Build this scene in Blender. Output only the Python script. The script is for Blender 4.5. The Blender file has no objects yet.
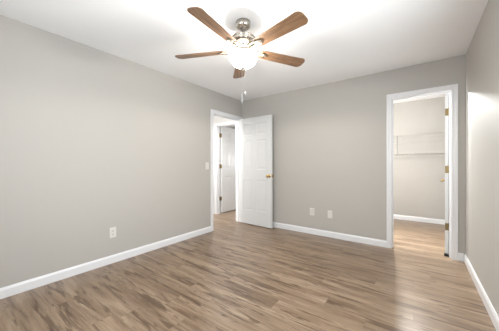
import bpy, bmesh, math, random
from mathutils import Vector, Matrix

S = bpy.context.scene
C = S.collection
PI = math.pi

# ------------------------------------------------------------------ camera
YAW, PITCH, ROLL = 0.6332, -0.0024, -0.0018
F = Vector((-math.sin(YAW), math.cos(YAW), 0))
R = Vector((math.cos(YAW), math.sin(YAW), 0))
U = Vector((0, 0, 1))
F2 = F * math.cos(PITCH) + U * math.sin(PITCH)
U2 = U * math.cos(PITCH) - F * math.sin(PITCH)
cr, sr = math.cos(ROLL), math.sin(ROLL)
RX, UX = R * cr + U2 * sr, U2 * cr - R * sr
cam_d = bpy.data.cameras.new('camera')
cam_d.sensor_fit = 'HORIZONTAL'
cam_d.sensor_width = 36
cam_d.lens = 231.1 / 499 * 36
cam_d.clip_start = 0.02
cam = bpy.data.objects.new('camera', cam_d)
C.objects.link(cam)
M = Matrix.Identity(4)
for i in range(3):
    M[i][0], M[i][1], M[i][2] = RX[i], UX[i], -F2[i]
M[0][3], M[1][3], M[2][3] = 2.8991, -3.7009, 1.145
cam.matrix_world = M
S.camera = cam

# ------------------------------------------------------------------ exposure, world, daylight
S.view_settings.view_transform = 'Standard'
S.view_settings.look = 'None'
S.view_settings.gamma = 1.0
S.view_settings.use_curve_mapping = False
S.view_settings.exposure = 0.28

W = bpy.data.worlds.new('world')
S.world = W
W.use_nodes = True
bg = W.node_tree.nodes['Background']
bg.inputs[0].default_value = (0.80, 0.90, 1.0, 1)
bg.inputs[1].default_value = 0.7


def area(name, loc, rot, sx, sy, power, col):
    l = bpy.data.lights.new(name, 'AREA')
    l.shape = 'RECTANGLE'
    l.size, l.size_y = sx, sy
    l.energy = power
    l.color = col
    o = bpy.data.objects.new(name, l)
    o.location = loc
    o.rotation_euler = rot
    C.objects.link(o)
    return o


def point(name, loc, power, col, rad=0.04):
    l = bpy.data.lights.new(name, 'POINT')
    l.energy = power
    l.color = col
    l.shadow_soft_size = rad
    o = bpy.data.objects.new(name, l)
    o.location = loc
    C.objects.link(o)
    return o


REAR_POWER, SIDE_POWER = 40, 48
# sky light from two unseen windows, added to even out the room
area('added_daylight', (1.90, -4.36, 1.45), (PI / 2, 0, 0), 1.66, 1.26, REAR_POWER, (0.88, 0.95, 1.0))
area('added_daylight_side', (3.55, -2.50, 1.425), (PI / 2, 0, PI / 2), 1.36, 1.31, SIDE_POWER, (0.88, 0.95, 1.0))
CLOSET_POWER, HALL_POWER, FAR_POWER = 270, 85, 62
BULB_POWER, BOWL_EMIT = 500, 0.8
FAN_DOWN = 100
CLOSET_FILL_POWER = 70  # unseen lamp added to fill the closet


# ------------------------------------------------------------------ materials
def new_mat(name):
    m = bpy.data.materials.new(name)
    m.use_nodes = True
    return m, m.node_tree, m.node_tree.nodes['Principled BSDF']


def paint(name, col, rough=0.6, bump=0.0, scale=220, spec=0.4):
    m, nt, b = new_mat(name)
    b.inputs['Base Color'].default_value = (*col, 1)
    b.inputs['Roughness'].default_value = rough
    b.inputs['Specular IOR Level'].default_value = spec
    tc = nt.nodes.new('ShaderNodeTexCoord')
    n = nt.nodes.new('ShaderNodeTexNoise')
    n.inputs['Scale'].default_value = scale
    n.inputs['Detail'].default_value = 2
    nt.links.new(tc.outputs['Object'], n.inputs['Vector'])
    if bump:
        bp = nt.nodes.new('ShaderNodeBump')
        bp.inputs['Strength'].default_value = bump
        bp.inputs['Distance'].default_value = 0.002
        nt.links.new(n.outputs['Fac'], bp.inputs['Height'])
        nt.links.new(bp.outputs['Normal'], b.inputs['Normal'])
    else:
        rr = nt.nodes.new('ShaderNodeMapRange')
        rr.inputs['To Min'].default_value = max(0.02, rough - 0.04)
        rr.inputs['To Max'].default_value = rough + 0.04
        nt.links.new(n.outputs['Fac'], rr.inputs['Value'])
        nt.links.new(rr.outputs['Result'], b.inputs['Roughness'])
    return m


def metal(name, col, rough):
    m = paint(name, col, rough, 0, 400)
    m.node_tree.nodes['Principled BSDF'].inputs['Metallic'].default_value = 1
    return m


WALL = paint('greige_wall_paint', (0.446, 0.424, 0.393), 0.55, 0.08, 260, 0.3)
HALLW = paint('pale_hall_paint', (0.62, 0.61, 0.59), 0.55, 0.08, 260, 0.3)
CEIL = paint('ceiling_paint', (0.91, 0.915, 0.92), 0.85, 0.10, 160, 0.2)
TRIM = paint('white_trim_paint', (0.735, 0.735, 0.745), 0.32)
DOORM = paint('white_door_paint', (0.63, 0.632, 0.63), 0.36)
PLATE = paint('white_plate_plastic', (0.64, 0.62, 0.58), 0.3)
DARK = paint('dark_slot', (0.03, 0.028, 0.025), 0.6)
RUBBER = paint('black_rubber', (0.012, 0.011, 0.010), 0.7)
WIRE = paint('white_coated_wire', (0.52, 0.50, 0.47), 0.35)
GREY = paint('grey_coated_metal', (0.30, 0.29, 0.265), 0.4)
BRASS = metal('polished_brass', (0.62, 0.43, 0.18), 0.22)
HINGE = metal('aged_brass_hinge', (0.24, 0.175, 0.085), 0.38)
NICKEL = metal('brushed_nickel', (0.50, 0.46, 0.41), 0.22)
DKNICK = metal('dark_nickel', (0.20, 0.18, 0.16), 0.30)
BRONZE = paint('walnut_medallion', (0.17, 0.125, 0.085), 0.4)
CHAIN = metal('pull_chain_metal', (0.80, 0.78, 0.75), 0.3)
FOB = paint('white_fob', (0.42, 0.41, 0.40), 0.3)


def mathn(nt, op, a, b=None):
    n = nt.nodes.new('ShaderNodeMath')
    n.operation = op
    for i, v in enumerate((a, b)):
        if v is None:
            continue
        if isinstance(v, (int, float)):
            n.inputs[i].default_value = v
        else:
            nt.links.new(v, n.inputs[i])
    return n.outputs[0]


def ramp(nt, fac, stops):
    r = nt.nodes.new('ShaderNodeValToRGB')
    while len(r.color_ramp.elements) < len(stops):
        r.color_ramp.elements.new(0.5)
    for e, (p, c) in zip(r.color_ramp.elements, stops):
        e.position = p
        e.color = (*c, 1)
    nt.links.new(fac, r.inputs[0])
    return r.outputs[0]


def mixc(nt, fac, a, b, mode='MIX'):
    n = nt.nodes.new('ShaderNodeMix')
    n.data_type = 'RGBA'
    n.blend_type = mode
    for sock, v in ((n.inputs[0], fac), (n.inputs[6], a), (n.inputs[7], b)):
        if isinstance(v, (int, float)):
            sock.default_value = v
        elif isinstance(v, tuple):
            sock.default_value = (*v, 1)
        else:
            nt.links.new(v, sock)
    return n.outputs[2]


def noise(nt, vec, scale, detail=4, rough=0.55, dist=0.0):
    n = nt.nodes.new('ShaderNodeTexNoise')
    n.inputs['Scale'].default_value = scale
    n.inputs['Detail'].default_value = detail
    n.inputs['Roughness'].default_value = rough
    n.inputs['Distortion'].default_value = dist
    nt.links.new(vec, n.inputs['Vector'])
    return n.outputs['Fac']


def combine(nt, x, y, z):
    n = nt.nodes.new('ShaderNodeCombineXYZ')
    for i, v in enumerate((x, y, z)):
        if isinstance(v, (int, float)):
            n.inputs[i].default_value = v
        else:
            nt.links.new(v, n.inputs[i])
    return n.outputs[0]


def floor_material():
    m, nt, b = new_mat('vinyl_plank_floor')
    tc = nt.nodes.new('ShaderNodeTexCoord')
    sp = nt.nodes.new('ShaderNodeSeparateXYZ')
    nt.links.new(tc.outputs['Object'], sp.inputs[0])
    x, y = sp.outputs[0], sp.outputs[1]
    PW, PL = 0.152, 1.22
    yr = mathn(nt, 'DIVIDE', y, PW)
    row = mathn(nt, 'FLOOR', yr)
    wn = nt.nodes.new('ShaderNodeTexWhiteNoise')
    wn.noise_dimensions = '1D'
    nt.links.new(row, wn.inputs['W'])
    xo = mathn(nt, 'ADD', mathn(nt, 'DIVIDE', x, PL), wn.outputs['Value'])
    col = mathn(nt, 'FLOOR', xo)
    wn2 = nt.nodes.new('ShaderNodeTexWhiteNoise')
    wn2.noise_dimensions = '2D'
    nt.links.new(combine(nt, row, col, 0), wn2.inputs['Vector'])
    rnd = wn2.outputs['Value']
    off = mathn(nt, 'MULTIPLY', rnd, 41.0)
    # grain stretched along each plank
    def stretched(sx, sy, dz):
        return combine(nt, mathn(nt, 'ADD', mathn(nt, 'MULTIPLY', x, sx), off), mathn(nt, 'MULTIPLY', y, sy), mathn(nt, 'ADD', off, dz))
    g1 = noise(nt, stretched(1.1, 11.0, 0.0), 1.0, 6, 0.65, 0.6)
    g2 = noise(nt, stretched(3.0, 75.0, 1.7), 1.0, 4, 0.6, 0.3)
    g3 = noise(nt, stretched(1.7, 17.0, 7.3), 1.0, 5, 0.62, 0.6)
    g4 = noise(nt, stretched(5.0, 32.0, 3.1), 1.0, 3, 0.55, 0.8)
    base = ramp(nt, g1, [(0.32, (0.145, 0.090, 0.053)), (0.44, (0.226, 0.154, 0.097)),
                         (0.56, (0.286, 0.203, 0.134)), (0.72, (0.378, 0.287, 0.201))])
    fine = ramp(nt, g2, [(0.3, (0.74, 0.71, 0.68)), (0.7, (1.14, 1.14, 1.14))])
    c = mixc(nt, 0.8, base, fine, 'MULTIPLY')
    streak = ramp(nt, g3, [(0.54, (0, 0, 0)), (0.61, (1, 1, 1))])
    c = mixc(nt, mathn(nt, 'MULTIPLY', streak, 0.84), c, (0.100, 0.056, 0.030))
    knot = ramp(nt, g4, [(0.63, (0, 0, 0)), (0.69, (1, 1, 1))])
    c = mixc(nt, mathn(nt, 'MULTIPLY', knot, 0.7), c, (0.070, 0.038, 0.021))
    tone = ramp(nt, rnd, [(0.0, (0.93, 0.925, 0.92)), (0.5, (1.0, 1.0, 1.0)), (1.0, (1.06, 1.06, 1.06))])
    c = mixc(nt, 1.0, c, tone, 'MULTIPLY')
    # plank seams
    fy = mathn(nt, 'FRACT', yr)
    fx = mathn(nt, 'FRACT', xo)
    dy = mathn(nt, 'MULTIPLY', mathn(nt, 'MINIMUM', fy, mathn(nt, 'SUBTRACT', 1.0, fy)), PW)
    dx = mathn(nt, 'MULTIPLY', mathn(nt, 'MINIMUM', fx, mathn(nt, 'SUBTRACT', 1.0, fx)), PL)
    d = mathn(nt, 'MINIMUM', dx, dy)
    seam = mathn(nt, 'LESS_THAN', d, 0.0013)
    c = mixc(nt, mathn(nt, 'MULTIPLY', seam, 0.3), c, (0.09, 0.06, 0.04))
    nt.links.new(c, b.inputs['Base Color'])
    rr = nt.nodes.new('ShaderNodeMapRange')
    rr.inputs['To Min'].default_value = 0.24
    rr.inputs['To Max'].default_value = 0.36
    nt.links.new(g2, rr.inputs['Value'])
    nt.links.new(rr.outputs['Result'], b.inputs['Roughness'])
    b.inputs['Specular IOR Level'].default_value = 0.6
    bp = nt.nodes.new('ShaderNodeBump')
    bp.inputs['Strength'].default_value = 0.10
    bp.inputs['Distance'].default_value = 0.001
    nt.links.new(g2, bp.inputs['Height'])
    nt.links.new(bp.outputs['Normal'], b.inputs['Normal'])
    return m


def blade_material():
    m, nt, b = new_mat('fan_blade_oak')
    tc = nt.nodes.new('ShaderNodeTexCoord')
    mp = nt.nodes.new('ShaderNodeMapping')
    mp.inputs['Scale'].default_value = (5, 60, 5)
    nt.links.new(tc.outputs['UV'], mp.inputs['Vector'])
    g = noise(nt, mp.outputs[0], 1.0, 5, 0.6, 0.6)
    c = ramp(nt, g, [(0.25, (0.105, 0.052, 0.026)), (0.5, (0.205, 0.112, 0.058)), (0.75, (0.33, 0.195, 0.105))])
    nt.links.new(c, b.inputs['Base Color'])
    b.inputs['Roughness'].default_value = 0.42
    return m


def bowl_material():
    m, nt, b = new_mat('lit_frosted_glass')
    b.inputs['Base Color'].default_value = (0.92, 0.88, 0.80, 1)
    b.inputs['Roughness'].default_value = 0.3
    tc = nt.nodes.new('ShaderNodeTexCoord')
    n = noise(nt, tc.outputs['Object'], 9, 3, 0.5, 1.2)
    c = ramp(nt, n, [(0.3, (1.0, 0.93, 0.82)), (0.7, (1.0, 0.96, 0.88))])
    nt.links.new(c, b.inputs['Emission Color'])
    b.inputs['Emission Strength'].default_value = BOWL_EMIT
    # frosted glass lets about half of the bulbs' light straight through
    tr = nt.nodes.new('ShaderNodeBsdfTransparent')
    tr.inputs[0].default_value = (1.0, 0.97, 0.92, 1)
    mx = nt.nodes.new('ShaderNodeMixShader')
    mx.inputs[0].default_value = 0.5
    out = nt.nodes['Material Output']
    nt.links.new(tr.outputs[0], mx.inputs[1])
    nt.links.new(b.outputs[0], mx.inputs[2])
    nt.links.new(mx.outputs[0], out.inputs[0])
    return m


def lamp_glass(name, col, strength):
    m, nt, b = new_mat(name)
    b.inputs['Base Color'].default_value = (0.9, 0.88, 0.84, 1)
    b.inputs['Emission Color'].default_value = (*col, 1)
    b.inputs['Emission Strength'].default_value = strength
    return m


def glass_pane_material():
    m = bpy.data.materials.new('window_glass')
    m.use_nodes = True
    nt = m.node_tree
    nt.nodes.clear()
    out = nt.nodes.new('ShaderNodeOutputMaterial')
    mix = nt.nodes.new('ShaderNodeMixShader')
    tr = nt.nodes.new('ShaderNodeBsdfTransparent')
    gl = nt.nodes.new('ShaderNodeBsdfGlossy')
    gl.inputs['Roughness'].default_value = 0.02
    mix.inputs[0].default_value = 0.06
    nt.links.new(tr.outputs[0], mix.inputs[1])
    nt.links.new(gl.outputs[0], mix.inputs[2])
    nt.links.new(mix.outputs[0], out.inputs[0])
    return m


FLOOR = floor_material()
BLADE = blade_material()
BOWL = bowl_material()
GLASS = glass_pane_material()


# ------------------------------------------------------------------ mesh helpers
def box(bm, x0, x1, y0, y1, z0, z1):
    v = [bm.verts.new(p) for p in ((x0, y0, z0), (x1, y0, z0), (x1, y1, z0), (x0, y1, z0),
                                   (x0, y0, z1), (x1, y0, z1), (x1, y1, z1), (x0, y1, z1))]
    for f in ((3, 2, 1, 0), (4, 5, 6, 7), (0, 1, 5, 4), (1, 2, 6, 5), (2, 3, 7, 6), (3, 0, 4, 7)):
        bm.faces.new([v[i] for i in f])


def lathe(bm, prof, seg=32, c=(0, 0, 0), axis='z', close=False):
    rings = []
    for r, z in prof:
        ring = []
        for k in range(seg):
            a = 2 * PI * k / seg
            if r < 1e-5 and k > 0:
                ring.append(ring[0])
                continue
            p = (r * math.cos(a), r * math.sin(a), z)
            if axis == 'x':
                p = (p[2], p[0], p[1])
            elif axis == 'y':
                p = (p[1], p[2], p[0])
            ring.append(bm.verts.new((p[0] + c[0], p[1] + c[1], p[2] + c[2])))
        rings.append(ring)
    for a, b2 in zip(rings, rings[1:]):
        for k in range(seg):
            q = [a[k], a[(k + 1) % seg], b2[(k + 1) % seg], b2[k]]
            u = []
            for vv in q:
                if vv not in u:
                    u.append(vv)
            if len(u) >= 3:
                try:
                    bm.faces.new(u)
                except ValueError:
                    pass


def tube(bm, pts, r, seg=8):
    rings = []
    n = len(pts)
    for i, p in enumerate(pts):
        p = Vector(p)
        d = (Vector(pts[min(i + 1, n - 1)]) - Vector(pts[max(i - 1, 0)])).normalized()
        a = d.orthogonal().normalized() if abs(d.z) > 0.9 else d.cross(Vector((0, 0, 1))).normalized()
        b2 = d.cross(a)
        rings.append([bm.verts.new(p + (a * math.cos(2 * PI * k / seg) + b2 * math.sin(2 * PI * k / seg)) * r) for k in range(seg)])
    for a, b2 in zip(rings, rings[1:]):
        for k in range(seg):
            bm.faces.new([a[k], a[(k + 1) % seg], b2[(k + 1) % seg], b2[k]])
    bm.faces.new(rings[0][::-1])
    bm.faces.new(rings[-1])


def obj(name, bm, mat, parent=None, smooth=False, bevel=0.0, loc=None, rotz=0.0, seg=2):
    bmesh.ops.recalc_face_normals(bm, faces=bm.faces)
    me = bpy.data.meshes.new(name)
    bm.to_mesh(me)
    bm.free()
    if smooth:
        for p in me.polygons:
            p.use_smooth = True
    me.materials.append(mat)
    o = bpy.data.objects.new(name, me)
    C.objects.link(o)
    if parent:
        o.parent = parent
    if loc:
        o.location = loc
    o.rotation_euler.z = rotz
    if bevel:
        b = o.modifiers.new('bevel', 'BEVEL')
        b.width = bevel
        b.segments = seg
        b.limit_method = 'ANGLE'
    return o


def NB():
    return bmesh.new()


def struct(name, bm, mat, label=None, bevel=0.0, cat=None):
    o = obj(name, bm, mat, None, False, bevel)
    o['kind'] = 'structure'
    if label:
        o['label'] = label
        o['category'] = cat
    return o


def thing(name, label, cat, loc=(0, 0, 0), rotz=0.0, group=None):
    o = bpy.data.objects.new(name, None)
    o.empty_display_size = 0.1
    C.objects.link(o)
    o.location = loc
    o.rotation_euler.z = rotz
    o['label'] = label
    o['category'] = cat
    if group:
        o['group'] = group
    return o


def copy_tree(o, parent=None):
    c = o.copy()
    C.objects.link(c)
    if parent:
        c.parent = parent
    for ch in list(o.children):
        copy_tree(ch, c)
    return c


# ------------------------------------------------------------------ room shell
RW, RD, H = 3.341, -4.15, 2.44        # right wall x, rear wall y, ceiling height
T = 0.12                              # wall thickness
LX0, LX1 = -0.823, -0.063             # room door opening along the left wall (y)
CX0, CX1 = 2.600, 3.210               # closet opening along the back wall (x)
DH = 2.045                            # opening height
CBY = 2.06                            # closet back wall y
CLX = 1.45                            # closet left wall x
HALLX = -1.12                         # hall left wall x
HEY = 0.185                           # hall end wall y
HDX0, HDX1 = -0.897, -0.187           # far doorway in the hall end wall

bm = NB(); box(bm, -2.6, RW + T, RD - T, 2.6, -0.12, 0); struct('floor', bm, FLOOR, 'wood look vinyl plank floor in mixed brown tones', cat='floor')
bm = NB(); box(bm, -2.6, RW + T, RD - T, 2.6, H, H + 0.1); struct('ceiling', bm, CEIL, 'smooth white ceiling above the greige walls', cat='ceiling')

bm = NB()
box(bm, -T, 0, RD, LX0 - 0.018, 0, H)
box(bm, -T, 0, LX0 - 0.018, LX1 + 0.018, DH + 0.018, H)
box(bm, -T, 0, LX1 + 0.018, HEY, 0, H)
struct('wall_left', bm, WALL, 'long greige painted wall at left with doorway near the corner', cat='wall')

bm = NB()
box(bm, 0, CX0 - 0.018, 0, T, 0, H)
box(bm, CX0 - 0.018, CX1 + 0.018, 0, T, DH + 0.018, H)
box(bm, CX1 + 0.018, RW, 0, T, 0, H)
struct('wall_back', bm, WALL, 'greige painted back wall with the closet doorway', cat='wall')

VY0, VY1, VZ0, VZ1 = -3.20, -1.80, 0.75, 2.10      # unseen window added in the right wall to light the room
bm = NB()
box(bm, RW, RW + T, VY1, 2.3, 0, H)
box(bm, RW, RW + T, RD - T, VY0, 0, H)
box(bm, RW, RW + T, VY0, VY1, 0, VZ0)
box(bm, RW, RW + T, VY0, VY1, VZ1, H)
struct('wall_right', bm, WALL, 'greige painted wall at the right edge of the room', cat='wall')

# rear wall behind the camera, with an unseen window added for light
WX0, WX1, WZ0, WZ1 = 1.05, 2.75, 0.80, 2.10
bm = NB()
box(bm, -T, WX0, RD - T, RD, 0, H)
box(bm, WX1, RW, RD - T, RD, 0, H)
box(bm, WX0, WX1, RD - T, RD, 0, WZ0)
box(bm, WX0, WX1, RD - T, RD, WZ1, H)
struct('wall_rear', bm, WALL, 'greige painted wall behind the camera with an added window', cat='wall')
bm = NB()
for x0, x1, z0, z1 in ((WX0, WX0 + .04, WZ0, WZ1), (WX1 - .04, WX1, WZ0, WZ1), (WX0 + .04, WX1 - .04, WZ0, WZ0 + .04),
                       (WX0 + .04, WX1 - .04, WZ1 - .04, WZ1), (1.885, 1.915, WZ0 + .04, WZ1 - .04)):
    box(bm, x0, x1, RD - 0.09, RD - 0.04, z0, z1)
win = struct('added_window_1', bm, TRIM, 'unseen white framed window added behind the camera for light', cat='window')
bm = NB(); box(bm, WX0 + .02, WX1 - .02, RD - .068, RD - .064, WZ0 + .02, WZ1 - .02); obj('added_pane', bm, GLASS, win)
bm = NB(); box(bm, WX0 - .06, WX1 + .06, RD - .04, RD + .05, WZ0 - .03, WZ0); obj('added_sill', bm, TRIM, win, bevel=.004)

bm = NB()
VM = (VY0 + VY1) / 2
for y0, y1, z0, z1 in ((VY0, VY0 + .04, VZ0, VZ1), (VY1 - .04, VY1, VZ0, VZ1), (VY0 + .04, VY1 - .04, VZ0, VZ0 + .04),
                       (VY0 + .04, VY1 - .04, VZ1 - .04, VZ1), (VM - .015, VM + .015, VZ0 + .04, VZ1 - .04)):
    box(bm, RW + .04, RW + .09, y0, y1, z0, z1)
win = struct('added_window_2', bm, TRIM, 'unseen white framed window added in the right wall for light', cat='window')
bm = NB(); box(bm, RW + .064, RW + .068, VY0 + .02, VY1 - .02, VZ0 + .02, VZ1 - .02); obj('added_pane', bm, GLASS, win)
bm = NB(); box(bm, RW - .05, RW + .04, VY0 - .06, VY1 + .06, VZ0 - .03, VZ0); obj('added_sill', bm, TRIM, win, bevel=.004)

# closet shell
bm = NB(); box(bm, CLX - T, RW, CBY, CBY + T, 0, H); struct('wall_closet_back', bm, WALL, 'pale wall at the back of the closet behind the wire shelves', cat='wall')
bm = NB(); box(bm, CLX - T, CLX, T, CBY, 0, H); struct('wall_closet_left', bm, WALL, 'pale wall at the left end of the closet', cat='wall')
# hall shell
bm = NB(); box(bm, HALLX - T, HALLX, -2.6, HEY, 0, H); struct('wall_hall_left', bm, HALLW, 'pale wall along the far side of the hall', cat='wall')
bm = NB(); box(bm, HALLX, -T, -2.6 - T, -2.6, 0, H); struct('wall_hall_front', bm, HALLW, 'pale wall closing the near end of the hall', cat='wall')
bm = NB()
box(bm, HALLX - T, HDX0 - .018, HEY, HEY + T, 0, H)
box(bm, HDX0 - .018, HDX1 + .018, HEY, HEY + T, DH + .018, H)
box(bm, HDX1 + .018, 0.0, HEY, HEY + T, 0, H)
struct('wall_hall_end', bm, HALLW, 'pale wall at the hall end with the second white door', cat='wall')
# room beyond the hall
bm = NB(); box(bm, -2.5, CLX - T, 2.4, 2.4 + T, 0, H); struct('wall_far_back', bm, WALL, 'pale back wall of the room beyond the hall', cat='wall')
bm = NB(); box(bm, -2.5 - T, -2.5, HEY + T, 2.4 + T, 0, H); struct('wall_far_left', bm, WALL, 'pale left wall of the room beyond the hall', cat='wall')
bm = NB(); box(bm, -2.5, HALLX - T, HEY, HEY + T, 0, H); struct('wall_far_front', bm, WALL, 'pale front wall of the room beyond the hall', cat='wall')

# ------------------------------------------------------------------ baseboards
BH, BT = 0.092, 0.014


def base_profile(bm, p0, p1, nrm):
    """board of constant section (eased top edge) from p0 to p1, thickness towards nrm"""
    sec = [(0, 0), (BT, 0), (BT, BH - .020), (BT - .004, BH - .009), (.005, BH), (0, BH)]
    n = Vector((*nrm, 0))
    ends = []
    for p in (p0, p1):
        ends.append([bm.verts.new(Vector((*p, 0)) + n * a + Vector((0, 0, z))) for a, z in sec])
    k = len(sec)
    for i in range(k):
        bm.faces.new([ends[0][i], ends[0][(i + 1) % k], ends[1][(i + 1) % k], ends[1][i]])
    bm.faces.new(ends[0][::-1])
    bm.faces.new(ends[1])


CW = 0.057      # casing width
RV = 0.006      # reveal
bm = NB(); base_profile(bm, (0, RD), (0, LX0 - RV - CW), (1, 0)); struct('baseboard_left', bm, TRIM, 'white baseboard along the long left wall', cat='baseboard')
bm = NB(); base_profile(bm, (0, 0), (CX0 - RV - CW, 0), (0, -1)); struct('baseboard_back', bm, TRIM, 'white baseboard along the back wall between both doorways', cat='baseboard')
bm = NB(); base_profile(bm, (CX1 + RV + CW, 0), (RW - BT, 0), (0, -1)); struct('baseboard_corner', bm, TRIM, 'short white baseboard piece between closet casing and right corner', cat='baseboard')
bm = NB(); base_profile(bm, (RW, RD), (RW, 0), (-1, 0)); struct('baseboard_right', bm, TRIM, 'white baseboard along the right wall', cat='baseboard')
bm = NB(); base_profile(bm, (BT, RD), (RW - BT, RD), (0, 1)); struct('baseboard_rear', bm, TRIM, 'white baseboard behind the camera', cat='baseboard')
bm = NB(); base_profile(bm, (CLX, CBY), (RW, CBY), (0, -1)); struct('baseboard_closet', bm, TRIM, 'white baseboard on the closet back wall', cat='baseboard')
bm = NB(); base_profile(bm, (HALLX, -2.6), (HALLX, HEY), (1, 0)); struct('baseboard_hall', bm, TRIM, 'white baseboard along the far side of the hall', cat='baseboard')


# ------------------------------------------------------------------ door casings and jambs
def casing(bm, w0, w1, top, to3d):
    """moulded casing round an opening w0..w1; to3d(w, depth, z) maps to the room, depth out of the wall"""
    sec = [(0, 0), (0, .009), (.010, .012), (.014, .009), (.030, .012), (.044, .017), (CW, .017), (CW, 0)]
    path = []
    a0, a1, tt = w0 - RV, w1 + RV, top + RV
    for o_, d in sec:
        path.append([(a0 - o_, d, 0), (a0 - o_, d, tt + o_), (a1 + o_, d, tt + o_), (a1 + o_, d, 0)])
    vs = [[bm.verts.new(to3d(*p)) for p in row] for row in path]
    k = len(sec)
    for i in range(k):
        for j in range(3):
            bm.faces.new([vs[i][j], vs[i][j + 1], vs[(i + 1) % k][j + 1], vs[(i + 1) % k][j]])
    bm.faces.new([vs[i][0] for i in range(k)])
    bm.faces.new([vs[i][3] for i in range(k)])


def jamb(bm, w0, w1, top, t0, t1, to3d, stop):
    """jamb boards lining the opening, with the door stop strip at depth stop"""
    def b3(a, b_, c, d, e, f):
        p, q = to3d(a, c, e), to3d(b_, d, f)
        box(bm, min(p[0], q[0]), max(p[0], q[0]), min(p[1], q[1]), max(p[1], q[1]), min(p[2], q[2]), max(p[2], q[2]))
    b3(w0 - .018, w0, t0, t1, 0, top)
    b3(w1, w1 + .018, t0, t1, 0, top)
    b3(w0 - .018, w1 + .018, t0, t1, top, top + .018)
    s0, s1 = stop
    b3(w0, w0 + .011, s0, s1, 0, top - .011)
    b3(w1 - .011, w1, s0, s1, 0, top - .011)
    b3(w0, w1, s0, s1, top - .011, top)


m_left = lambda w, d, z: (d, w, z)
m_lefth = lambda w, d, z: (-T - d, w, z)
m_back = lambda w, d, z: (w, -d, z)
m_clos = lambda w, d, z: (w, T + d, z)
m_hall = lambda w, d, z: (w, HEY - d, z)
bm = NB(); casing(bm, LX0, LX1, DH, m_left); struct('trim_1', bm, TRIM, 'white moulded casing round the doorway in the left wall', cat='trim')
bm = NB(); jamb(bm, LX0, LX1, DH, -T, 0, m_left, (-.075, -.042)); struct('trim_2', bm, TRIM, 'white door jamb lining the doorway in the left wall', cat='trim')
bm = NB(); casing(bm, CX0, CX1, DH, m_back); struct('trim_3', bm, TRIM, 'white moulded casing round the closet doorway', cat='trim')
bm = NB(); jamb(bm, CX0, CX1, DH, -T, 0, m_back, (-.078, -.045)); struct('trim_4', bm, TRIM, 'white door jamb lining the closet doorway', cat='trim')
bm = NB(); casing(bm, HDX0, HDX1, DH, m_hall); struct('trim_5', bm, TRIM, 'white moulded casing round the doorway at the hall end', cat='trim')
bm = NB(); jamb(bm, HDX0, HDX1, DH, -T, 0, m_hall, (-.075, -.042)); struct('trim_6', bm, TRIM, 'white door jamb lining the doorway at the hall end', cat='trim')
bm = NB(); casing(bm, LX0, LX1, DH, m_lefth); struct('trim_7', bm, TRIM, 'white moulded casing on the hall side of the room doorway', cat='trim')
bm = NB(); casing(bm, CX0, CX1, DH, m_clos); struct('trim_8', bm, TRIM, 'white moulded casing inside the closet', cat='trim')


# ------------------------------------------------------------------ six panel doors
def door_leaf(width, height=2.03, th=0.035):
    """leaf in x 0..width (hinge edge at x=0), y 0..th, z 0..height with six raised panels on both faces"""
    bm = NB()
    st, mid = 0.105, 0.095
    pw = (width - 2 * st - mid) / 2
    xs = [0, st, st + pw, st + pw + mid, width - st, width]
    zs = [0, 0.265, 0.850, 1.045, 1.60, 1.70, height - 0.115, height]
    for face in (0, 1):
        y0 = 0 if face == 0 else th
        sg = 1 if face == 0 else -1
        for i in range(5):
            for j in range(7):
                x0, x1, z0, z1 = xs[i], xs[i + 1], zs[j], zs[j + 1]
                if i in (1, 3) and j in (1, 3, 5):
                    loops = []
                    for ins, dep in ((0, 0), (.006, .003), (.014, .0045), (.022, .0045), (.048, .0015)):
                        loops.append([bm.verts.new((a, y0 + sg * dep, c)) for a, c in
                                      ((x0 + ins, z0 + ins), (x1 - ins, z0 + ins), (x1 - ins, z1 - ins), (x0 + ins, z1 - ins))])
                    for a, b2 in zip(loops, loops[1:]):
                        for k in range(4):
                            bm.faces.new([a[k], a[(k + 1) % 4], b2[(k + 1) % 4], b2[k]])
                    bm.faces.new(loops[-1])
                else:
                    bm.faces.new([bm.verts.new(p) for p in ((x0, y0, z0), (x1, y0, z0), (x1, y0, z1), (x0, y0, z1))])
    for f in (((0, 0, 0), (0, th, 0), (0, th, height), (0, 0, height)),
              ((width, 0, 0), (width, th, 0), (width, th, height), (width, 0, height))):
        bm.faces.new([bm.verts.new(p) for p in f])
    for z in (0, height):
        for i in range(5):
            bm.faces.new([bm.verts.new(p) for p in ((xs[i], 0, z), (xs[i + 1], 0, z), (xs[i + 1], th, z), (xs[i], th, z))])
    bmesh.ops.remove_doubles(bm, verts=bm.verts, dist=1e-5)
    return bm


def knob_bm(side, x, z, th=0.035, r=.0285):
    """round knob with rosette and neck on one face of the leaf; side -1 = y<0 face, 1 = y>th face"""
    bm = NB()
    prof = [(0, 0), (.032, 0), (.032, .004), (.026, .009), (.013, .012), (.011, .030), (r * .6, .036), (r * .9, .044),
            (r, .054), (r * .88, .064), (r * .5, .070), (0, .071)]
    if side < 0:
        lathe(bm, [(a, -d) for a, d in prof], 24, (x, 0, z), 'y')
    else:
        lathe(bm, [(a, d) for a, d in prof], 24, (x, th, z), 'y')
    return bm


def hinge_bm(z, knuckle_y, jamb_y=None):
    """butt hinge wrapped on the hinge edge: leaf on the edge and knuckle barrel"""
    bm = NB()
    box(bm, -.0022, 0, .002, .033, z - .045, z + .045)
    if jamb_y is not None:
        box(bm, -.042, -.003, jamb_y - .0022, jamb_y, z - .048, z + .048)
    lathe(bm, [(0, -.047), (.0065, -.047), (.0065, -.016), (.0058, -.0155), (.0065, -.015), (.0065, .015), (.0058, .0155),
               (.0065, .016), (.0065, .047), (.004, .052), (0, .053)], 12, (-.003, knuckle_y, z))
    return bm


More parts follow.
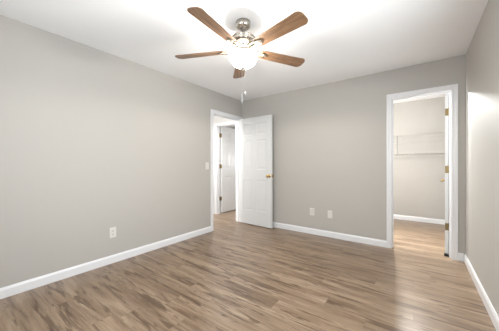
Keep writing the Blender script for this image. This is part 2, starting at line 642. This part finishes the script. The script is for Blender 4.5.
# door 1: open into the room, standing almost parallel to the back wall
d1 = obj('door_1', door_leaf(0.766), DOORM, None, bevel=.0015, loc=(0.018, -0.118, 0.013), rotz=math.radians(-3.0))
d1['kind'] = 'structure'
d1['label'] = 'open white six panel door standing in front of the back wall'
d1['category'] = 'door'
for sgn in (-1, 1):
    obj('door_knob', knob_bm(sgn, 0.720, 0.935), BRASS, d1, True)
bm = NB(); box(bm, .766, .7675, .006, .029, .905, .965); obj('latch_plate', bm, BRASS, d1)
for z in (0.28, 1.02, 1.82):
    obj('hinge', hinge_bm(z, .040), HINGE, d1)

# door 2: closet door, opened into the closet and seen edge on at the right jamb
d2 = obj('door_2', door_leaf(0.602), DOORM, None, bevel=.0015, loc=(3.198, T + .012, 0.013), rotz=math.radians(90 - 6.4))
d2['kind'] = 'structure'
d2['label'] = 'white closet door swung into the closet, seen edge on'
d2['category'] = 'door'
for sgn in (-1, 1):
    obj('door_knob', knob_bm(sgn, 0.542, 0.90, r=.021), HINGE, d2, True)
for z in (0.345, 1.07, 1.795):
    obj('hinge', hinge_bm(z, -.004), HINGE, d2)

# door 3: at the end of the hall, opened away
d3 = obj('door_3', door_leaf(0.70), DOORM, None, bevel=.0015, loc=(HDX0 + .046, HEY + T + .004, 0.022), rotz=math.radians(90))
d3['kind'] = 'structure'
d3['label'] = 'white six panel door seen through the doorway at the hall end'
d3['category'] = 'door'
for sgn in (-1, 1):
    obj('door_knob', knob_bm(sgn, 0.64, 0.98), BRASS, d3, True)
for z in (0.33, 1.09, 1.82):
    obj('hinge', hinge_bm(z, .040, .0455), HINGE, d3)

# strike plate on the left jamb of the room doorway
bm = NB(); box(bm, -.034, -.008, LX0, LX0 + .0015, .97, 1.03)
o = obj('strike_plate', bm, BRASS, bpy.data.objects['trim_2'])


# rubber stop at the foot of the closet door
bm = NB()
sec = [(-.024, 0), (.024, 0), (.020, .022), (-.020, .030)]
va = [bm.verts.new((a, -.026, b_)) for a, b_ in sec]
vb = [bm.verts.new((a, .026, b_)) for a, b_ in sec]
for k in range(4):
    bm.faces.new([va[k], va[(k + 1) % 4], vb[(k + 1) % 4], vb[k]])
bm.faces.new(va[::-1]); bm.faces.new(vb)
o = obj('door_stop', bm, RUBBER, None, False, .004, loc=(3.176, .096, 0))
o['label'] = 'small black rubber stop on the floor at the foot of the closet door'
o['category'] = 'door stop'


# ------------------------------------------------------------------ electrical plates
def plate_bm(w, h, d=.006):
    bm = NB()
    v0 = [(-w / 2, 0), (w / 2, 0)]
    a, b2 = .003, .006
    loops = []
    for ins, dep in ((0, 0), (0, d * .45), (.004, d)):
        loops.append([bm.verts.new((x, -dep, z)) for x, z in ((-w / 2 + ins, -h / 2 + ins), (w / 2 - ins, -h / 2 + ins),
                                                             (w / 2 - ins, h / 2 - ins), (-w / 2 + ins, h / 2 - ins))])
    for p, q in zip(loops, loops[1:]):
        for k in range(4):
            bm.faces.new([p[k], p[(k + 1) % 4], q[(k + 1) % 4], q[k]])
    bm.faces.new(loops[-1])
    bm.faces.new(loops[0][::-1])
    return bm


def socket_bm(z):
    bm = NB()
    pts = []
    for k in range(24):
        a = 2 * PI * k / 24
        pts.append((.0172 * math.cos(a), max(-.0135, min(.0135, .0172 * math.sin(a)))))
    f = [bm.verts.new((x, -.0078, z + y)) for x, y in pts]
    g = [bm.verts.new((x, -.0055, z + y)) for x, y in pts]
    bm.faces.new(f)
    for k in range(24):
        bm.faces.new([f[k], f[(k + 1) % 24], g[(k + 1) % 24], g[k]])
    return bm


def slots_bm(z):
    bm = NB()
    box(bm, -.0080, -.0050, -.0084, -.0074, z - .003, z + .007)
    box(bm, .0050, .0080, -.0084, -.0074, z - .003, z + .007)
    lathe(bm, [(0, -.0084), (.003, -.0084), (.003, -.0074)], 10, (0, 0, z - .0085), 'y')
    return bm


def screw_bm(z):
    bm = NB()
    lathe(bm, [(0, -.0072), (.0025, -.0070), (.0032, -.0060)], 10, (0, 0, z), 'y')
    return bm


def make_outlet(label, loc, rotz):
    t = thing('electrical_outlet', label, 'outlet', loc, rotz, 'duplex outlets')
    obj('cover_plate', plate_bm(.074, .120), PLATE, t)
    for z in (.0195, -.0195):
        s = obj('socket', socket_bm(z), PLATE, t)
        obj('slots', slots_bm(z), DARK, s)
    obj('screw', screw_bm(0), PLATE, t)
    return t


o1 = make_outlet('white duplex electrical outlet low on the long left wall', (0.0, -2.467, 0.355), PI / 2)
o2 = copy_tree(o1)
o2.location = (1.469, 0, 0.367)
o2.rotation_euler.z = 0
o2['label'] = 'white duplex electrical outlet on the back wall, beside the open door'

t = thing('blank_plate', 'plain white blank cover plate on the back wall right of the outlet', 'cover plate', (1.762, 0, 0.360))
obj('cover_plate', plate_bm(.074, .120), PLATE, t)
for z in (.03, -.03):
    obj('screw', screw_bm(z), PLATE, t)

t = thing('light_switch', 'white light switch on the left wall beside the doorway casing', 'switch', (0, -0.963, 1.13), PI / 2)
obj('cover_plate', plate_bm(.072, .117), PLATE, t)
bm = NB(); box(bm, -.005, .005, -.016, -.005, -.004, .012); obj('toggle', bm, PLATE, t, bevel=.0015)
for z in (.03, -.03):
    obj('screw', screw_bm(z), PLATE, t)

# ------------------------------------------------------------------ ceiling fan
FX, FY = 1.612, -2.040
fan = thing('ceiling_fan', 'five blade brushed nickel ceiling fan with wood blades and lit glass bowl', 'ceiling fan', (FX, FY, H))
bm = NB()
lathe(bm, [(0, 0), (.066, 0), (.066, -.030), (.062, -.044), (.050, -.056), (.034, -.062), (.028, -.062), (.0, -.060)], 40)
obj('canopy', bm, NICKEL, fan, True)
bm = NB()
lathe(bm, [(.0, -.050), (.026, -.052), (.028, -.062), (.020, -.074), (.012, -.078), (.012, -.135), (0, -.135)], 24)
obj('downrod', bm, DKNICK, fan, True)
bm = NB()
lathe(bm, [(0, -.128), (.024, -.128), (.028, -.134), (.080, -.138), (.106, -.144), (.114, -.152), (.114, -.160), (.108, -.164), (.108, -.170),
           (.112, -.174), (.108, -.186), (.090, -.202), (.070, -.216), (.062, -.224), (.062, -.246), (0, -.246)], 48)
obj('motor_housing', bm, NICKEL, fan, True)
bm = NB()
lathe(bm, [(0, -.240), (.050, -.240), (.052, -.244), (.052, -.270), (.056, -.274), (.056, -.280), (.046, -.284), (0, -.280)], 40)
obj('switch_housing', bm, NICKEL, fan, True)
bm = NB()
lathe(bm, [(.0525, -.258), (.0600, -.260), (.0600, -.270), (.0525, -.272)], 40)
obj('trim_ring', bm, DKNICK, fan, True)
# light bowl, open at the top
bm = NB()
Rb, zb, hb = .133, -.300, .112
prof = [(Rb + .004, zb), (Rb + .002, zb - .006)]
for k in range(1, 15):
    a = PI / 2 * k / 14
    prof.append((Rb * math.cos(a) ** 0.85 if k < 14 else 0.0, zb - .006 - (hb - .006) * math.sin(a) ** 1.15))
lathe(bm, prof, 48)
obj('light_bowl', bm, BOWL, fan, True)
# three small arms that carry the bowl, bulbs inside
for k in range(3):
    a = 2 * PI * k / 3 + .5
    bm = NB()
    tube(bm, [(.05 * math.cos(a), .05 * math.sin(a), -.268), (.10 * math.cos(a), .10 * math.sin(a), -.274),
              (.134 * math.cos(a), .134 * math.sin(a), -.292)], .004, 8)
    obj('bowl_arm', bm, NICKEL, fan, True)
BULBM = lamp_glass('lit_bulb', (1.0, 0.965, 0.92), BULB_POWER)
for k in range(2):
    a = PI * k + .3
    bm = NB()
    lathe(bm, [(0, -.362), (.014, -.358), (.024, -.346), (.026, -.334), (.020, -.318), (.013, -.306), (.013, -.278), (0, -.278)], 16,
          (.046 * math.cos(a), .046 * math.sin(a), .012))
    obj('bulb', bm, BULBM, fan, True)
bm = NB()
lathe(bm, [(0, -.412), (.020, -.412), (.022, -.418), (.016, -.424), (.008, -.428), (.010, -.434), (.006, -.442), (0, -.444)], 24)
obj('finial', bm, NICKEL, fan, True)


def blade_bm(ang, pitch, zc):
    bm = NB()
    r0, r1 = .165, .660
    hw = lambda r: .052 + (.068 - .052) * (r - r0) / (r1 - r0)
    pts = []
    for k in range(7):                                   # rounded root
        a = PI / 2 + PI * k / 6
        pts.append((r0 + .020 + .020 * math.cos(a) * 1.0, .050 * math.sin(a)))
    n = 10
    for k in range(1, n):
        r = r0 + .02 + (r1 - .05 - r0 - .02) * k / n
        pts.append((r, -hw(r)))
    rc = .046
    for k in range(9):                                   # tip corner
        a = -PI / 2 + PI / 2 * k / 8
        pts.append((r1 - rc + rc * math.cos(a), -(hw(r1) - rc) + rc * math.sin(a)))
    for k in range(9):
        a = PI / 2 * k / 8
        pts.append((r1 - rc + rc * math.cos(a), (hw(r1) - rc) + rc * math.sin(a)))
    for k in range(n - 1, 0, -1):
        r = r0 + .02 + (r1 - .05 - r0 - .02) * k / n
        pts.append((r, hw(r)))
    top = [bm.verts.new((x, y, .003)) for x, y in pts]
    bot = [bm.verts.new((x, y, -.003)) for x, y in pts]
    bm.faces.new(top)
    bm.faces.new(bot[::-1])
    k = len(pts)
    for i in range(k):
        bm.faces.new([top[i], bot[i], bot[(i + 1) % k], top[(i + 1) % k]])
    uv = bm.loops.layers.uv.new('UVMap')
    for f in bm.faces:
        for l in f.loops:
            l[uv].uv = (l.vert.co.x + ang * 3, l.vert.co.y + ang)
    mt = Matrix.Translation((0, 0, zc)) @ Matrix.Rotation(ang, 4, 'Z') @ Matrix.Rotation(pitch, 4, 'X')
    bmesh.ops.transform(bm, matrix=mt, verts=bm.verts)
    return bm


def bracket_bm(ang, pitch, zc):
    bm = NB()
    # forked arm from the motor flywheel to the blade
    for s in (-1, 1):
        pts = [(.066, s * .014, .016), (.10, s * .020, .004), (.135, s * .030, -.006), (.175, s * .034, -.008), (.21, s * .022, -.0075), (.232, s * .006, -.0075)]
        tube(bm, pts, .0055, 8)
    bmesh.ops.transform(bm, matrix=Matrix.Translation((0, 0, zc)) @ Matrix.Rotation(ang, 4, 'Z') @ Matrix.Rotation(pitch * .8, 4, 'X'), verts=bm.verts)
    return bm


def medallion_bm(ang, pitch, zc):
    bm = NB()
    n = 24
    lo = []
    for sc, z in ((1.0, -.0032), (1.0, -.0075), (.75, -.0105), (.35, -.0115)):
        lo.append([bm.verts.new((.212 + .034 * sc * math.cos(2 * PI * k / n), .024 * sc * math.sin(2 * PI * k / n), z)) for k in range(n)])
    for a, b2 in zip(lo, lo[1:]):
        for k in range(n):
            bm.faces.new([a[k], a[(k + 1) % n], b2[(k + 1) % n], b2[k]])
    bm.faces.new(lo[-1])
    bm.faces.new(lo[0][::-1])
    bmesh.ops.transform(bm, matrix=Matrix.Translation((0, 0, zc)) @ Matrix.Rotation(ang, 4, 'Z') @ Matrix.Rotation(pitch, 4, 'X'), verts=bm.verts)
    return bm


A0, PITCHB, ZB = math.radians(-83.3), math.radians(-12), -.256
for k in range(5):
    a = A0 + 2 * PI * k / 5
    b = obj('blade', blade_bm(a, PITCHB, ZB), BLADE, fan)
    br = obj('blade_bracket', bracket_bm(a, PITCHB, ZB), NICKEL, fan, True)
    obj('medallion', medallion_bm(a, PITCHB, ZB), BRONZE, br, True)


def chain(px, py, z0, z1):
    bm = NB()
    n = int((z0 - z1) / .006)
    for k in range(n):
        z = z0 - (k + .5) * .006
        lathe(bm, [(0, -.0018), (.0009, -.0010), (.0012, 0), (.0009, .0010), (0, .0018)], 6, (px, py, z))
    tube(bm, [(px, py, z0), (px, py, z1)], .0004, 5)
    return bm


rx, ry = R.x, R.y
p1 = (.016 * rx, .016 * ry)
p2 = (-.012 * rx, -.012 * ry)
c1 = obj('pull_chain', chain(*p1, -.416, -.632), CHAIN, fan, True)
bm = NB(); lathe(bm, [(0, -.630), (.005, -.632), (.011, -.640), (.013, -.648), (.010, -.657), (0, -.661)], 16, (*p1, 0)); obj('pull_fob', bm, FOB, c1, True)
c2 = obj('pull_chain', chain(*p2, -.416, -.640), CHAIN, fan, True)
bm = NB(); lathe(bm, [(0, -.638), (.003, -.640), (.004, -.650), (.0048, -.720), (.004, -.734), (0, -.737)], 16, (*p2, 0)); obj('pull_fob', bm, FOB, c2, True)
# the bulbs' downward light through the bowl
ld = bpy.data.lights.new('fan_light', 'SPOT')
ld.energy, ld.color, ld.shadow_soft_size = FAN_DOWN, (1.0, 0.965, 0.92), .03
ld.spot_size, ld.spot_blend = math.radians(178), 0.22
lo_ = bpy.data.objects.new('fan_light', ld)
lo_.location = (FX, FY, H - .325)
C.objects.link(lo_)

# ------------------------------------------------------------------ closet: wire shelving
SX0, SX1 = CLX + .004, RW - .004


def wire_deck(z, y0, y1, lip):
    bm = NB()
    n = 72
    for k in range(n + 1):
        x = SX0 + .01 + (SX1 - SX0 - .02) * k / n
        tube(bm, [(x, y1, z), (x, y0, z), (x, y0, z - lip)], .0016, 5)
    return bm


def rod(z, y, r):
    bm = NB()
    tube(bm, [(SX0, y, z), (SX1, y, z)], r, 8)
    return bm


t = thing('wire_shelf', 'upper white wire shelf with hanging rod on the closet back wall', 'shelf', (0, 0, 0), 0, 'closet wire shelves')
obj('wire_deck', wire_deck(1.712, 1.752, CBY - .004, .030), WIRE, t)
for y, z in ((1.752, 1.715), (1.752, 1.684), (1.90, 1.7095), (CBY - .006, 1.715)):
    obj('rail', rod(z, y, .0032), WIRE, t)
obj('hanging_rod', rod(1.577, 1.765, .006), WIRE, t)
for x in (1.8, 2.2, 2.62, 3.02):
    bm = NB(); tube(bm, [(x, 1.752, 1.684), (x, 1.775, 1.64), (x, 1.772, 1.577)], .0028, 6); obj('rod_hook', bm, WIRE, t)
t = thing('wire_shelf', 'lower white wire shelf on the closet back wall', 'shelf', (0, 0, 0), 0, 'closet wire shelves')
obj('wire_deck', wire_deck(1.365, 1.752, CBY - .004, .055), WIRE, t)
for y, z in ((1.752, 1.368), (1.752, 1.310), (1.90, 1.3625), (CBY - .006, 1.368)):
    obj('rail', rod(z, y, .0036), WIRE, t)
bm = NB(); box(bm, 2.785, 2.81, 1.744, 1.760, 1.335, 1.375); obj('clip', bm, WIRE, t, bevel=.002)
t = thing('shelf_support_pole', 'slim grey upright pole joining the two closet wire shelves', 'pole', (2.548, 1.742, 0))
bm = NB(); tube(bm, [(0, 0, 1.345), (0, 0, 1.722)], .0065, 10); obj('pole', bm, GREY, t)
bm = NB(); box(bm, -.016, .016, -.007, .016, 1.335, 1.352); obj('foot_clip', bm, GREY, t, bevel=.003)


# unseen closet ceiling lamp; aimed head added to keep light off the back wall
CLP = Vector((2.51, 0.92, 2.325))
t = thing('closet_lamp_aimed', 'unseen closet ceiling lamp with an added head aimed at the doorway', 'spotlight', (CLP.x, CLP.y, H))
bm = NB(); lathe(bm, [(0, 0), (.055, 0), (.055, -.016), (.048, -.022), (.010, -.024), (.010, -.050), (0, -.050)], 24); obj('base', bm, NICKEL, t, True)
AX = Vector((0.12, -0.55, -0.83)).normalized()
ROT = AX.to_track_quat('-Z', 'Y').to_matrix().to_4x4()
bm = NB(); lathe(bm, [(0, .085), (.030, .080), (.040, .050), (.042, .0), (.039, .0), (.036, .048), (0, .060)], 24)
bmesh.ops.transform(bm, matrix=Matrix.Translation(CLP - Vector((CLP.x, CLP.y, H))) @ ROT, verts=bm.verts)
obj('lamp_head', bm, NICKEL, t, True)
ld = bpy.data.lights.new('closet_spot', 'SPOT')
ld.energy, ld.color, ld.shadow_soft_size = CLOSET_POWER, (0.97, 1.0, 1.0), .035
ld.spot_size, ld.spot_blend = math.radians(125), 1.0
lo_ = bpy.data.objects.new('closet_spot', ld)
lo_.location = CLP + AX * .05
lo_.rotation_euler = ROT.to_euler()
C.objects.link(lo_)
# unseen ceiling light added to brighten the hall floor
HL = (-0.52, -0.30)
t = thing('hall_fill_downlight', 'unseen round ceiling light added to brighten the hall floor', 'downlight', (HL[0], HL[1], H))
bm = NB(); lathe(bm, [(.085, 0), (.085, -.004), (.070, -.007), (.062, -.002), (.062, 0)], 32); obj('trim_ring', bm, TRIM, t, True)
bm = NB(); lathe(bm, [(.062, -.001), (.03, -.003), (0, -.003)], 32); obj('lens', bm, lamp_glass('hall_fill_lens', (1.0, 0.985, 0.975), 6.0), t, True)
ld = bpy.data.lights.new('hall_fill_beam', 'SPOT')
ld.energy, ld.color, ld.shadow_soft_size = HALL_POWER, (1.0, 0.985, 0.97), .05
ld.spot_size, ld.spot_blend = math.radians(125), 1.0
lo_ = bpy.data.objects.new('hall_fill_beam', ld)
lo_.location = (HL[0], HL[1], H - .02)
C.objects.link(lo_)
# unseen lamps added as fill in the closet, hall and far room


def add_fill_lamp(name, label, x, y, z, power, rotz=0.0):
    t = thing(name, label, 'wall lamp', (x, y, z), rotz)
    bm = NB(); lathe(bm, [(0, 0), (.055, 0), (.055, .012), (.04, .02), (.012, .024), (.012, .05), (0, .05)], 24, (0, 0, 0), 'y'); obj('base', bm, NICKEL, t, True)
    bm = NB(); lathe(bm, [(.018, .048), (.045, .060), (.062, .085), (.058, .112), (.035, .130), (0, .136)], 24, (0, 0, 0), 'y'); obj('shade', bm, lamp_glass(name + '_glass', (1.0, 0.985, 0.96), 3.0), t, True)
    d = .19
    point(name + '_light', (x - d * math.sin(rotz), y + d * math.cos(rotz), z), power, (0.98, 0.99, 1.0), .05)


add_fill_lamp('closet_fill_lamp', 'small unseen lamp added inside the closet to even its light', 2.05, T, 1.50, CLOSET_FILL_POWER)
add_fill_lamp('far_room_fill_lamp', 'small unseen lamp added beyond the hall to light the end doorway', -0.15, 2.4, 1.30, FAR_POWER, PI)
add_fill_lamp('hall_fill_lamp', 'small unseen lamp added at the near end to brighten the hall', -0.60, -2.6, 1.75, 75)
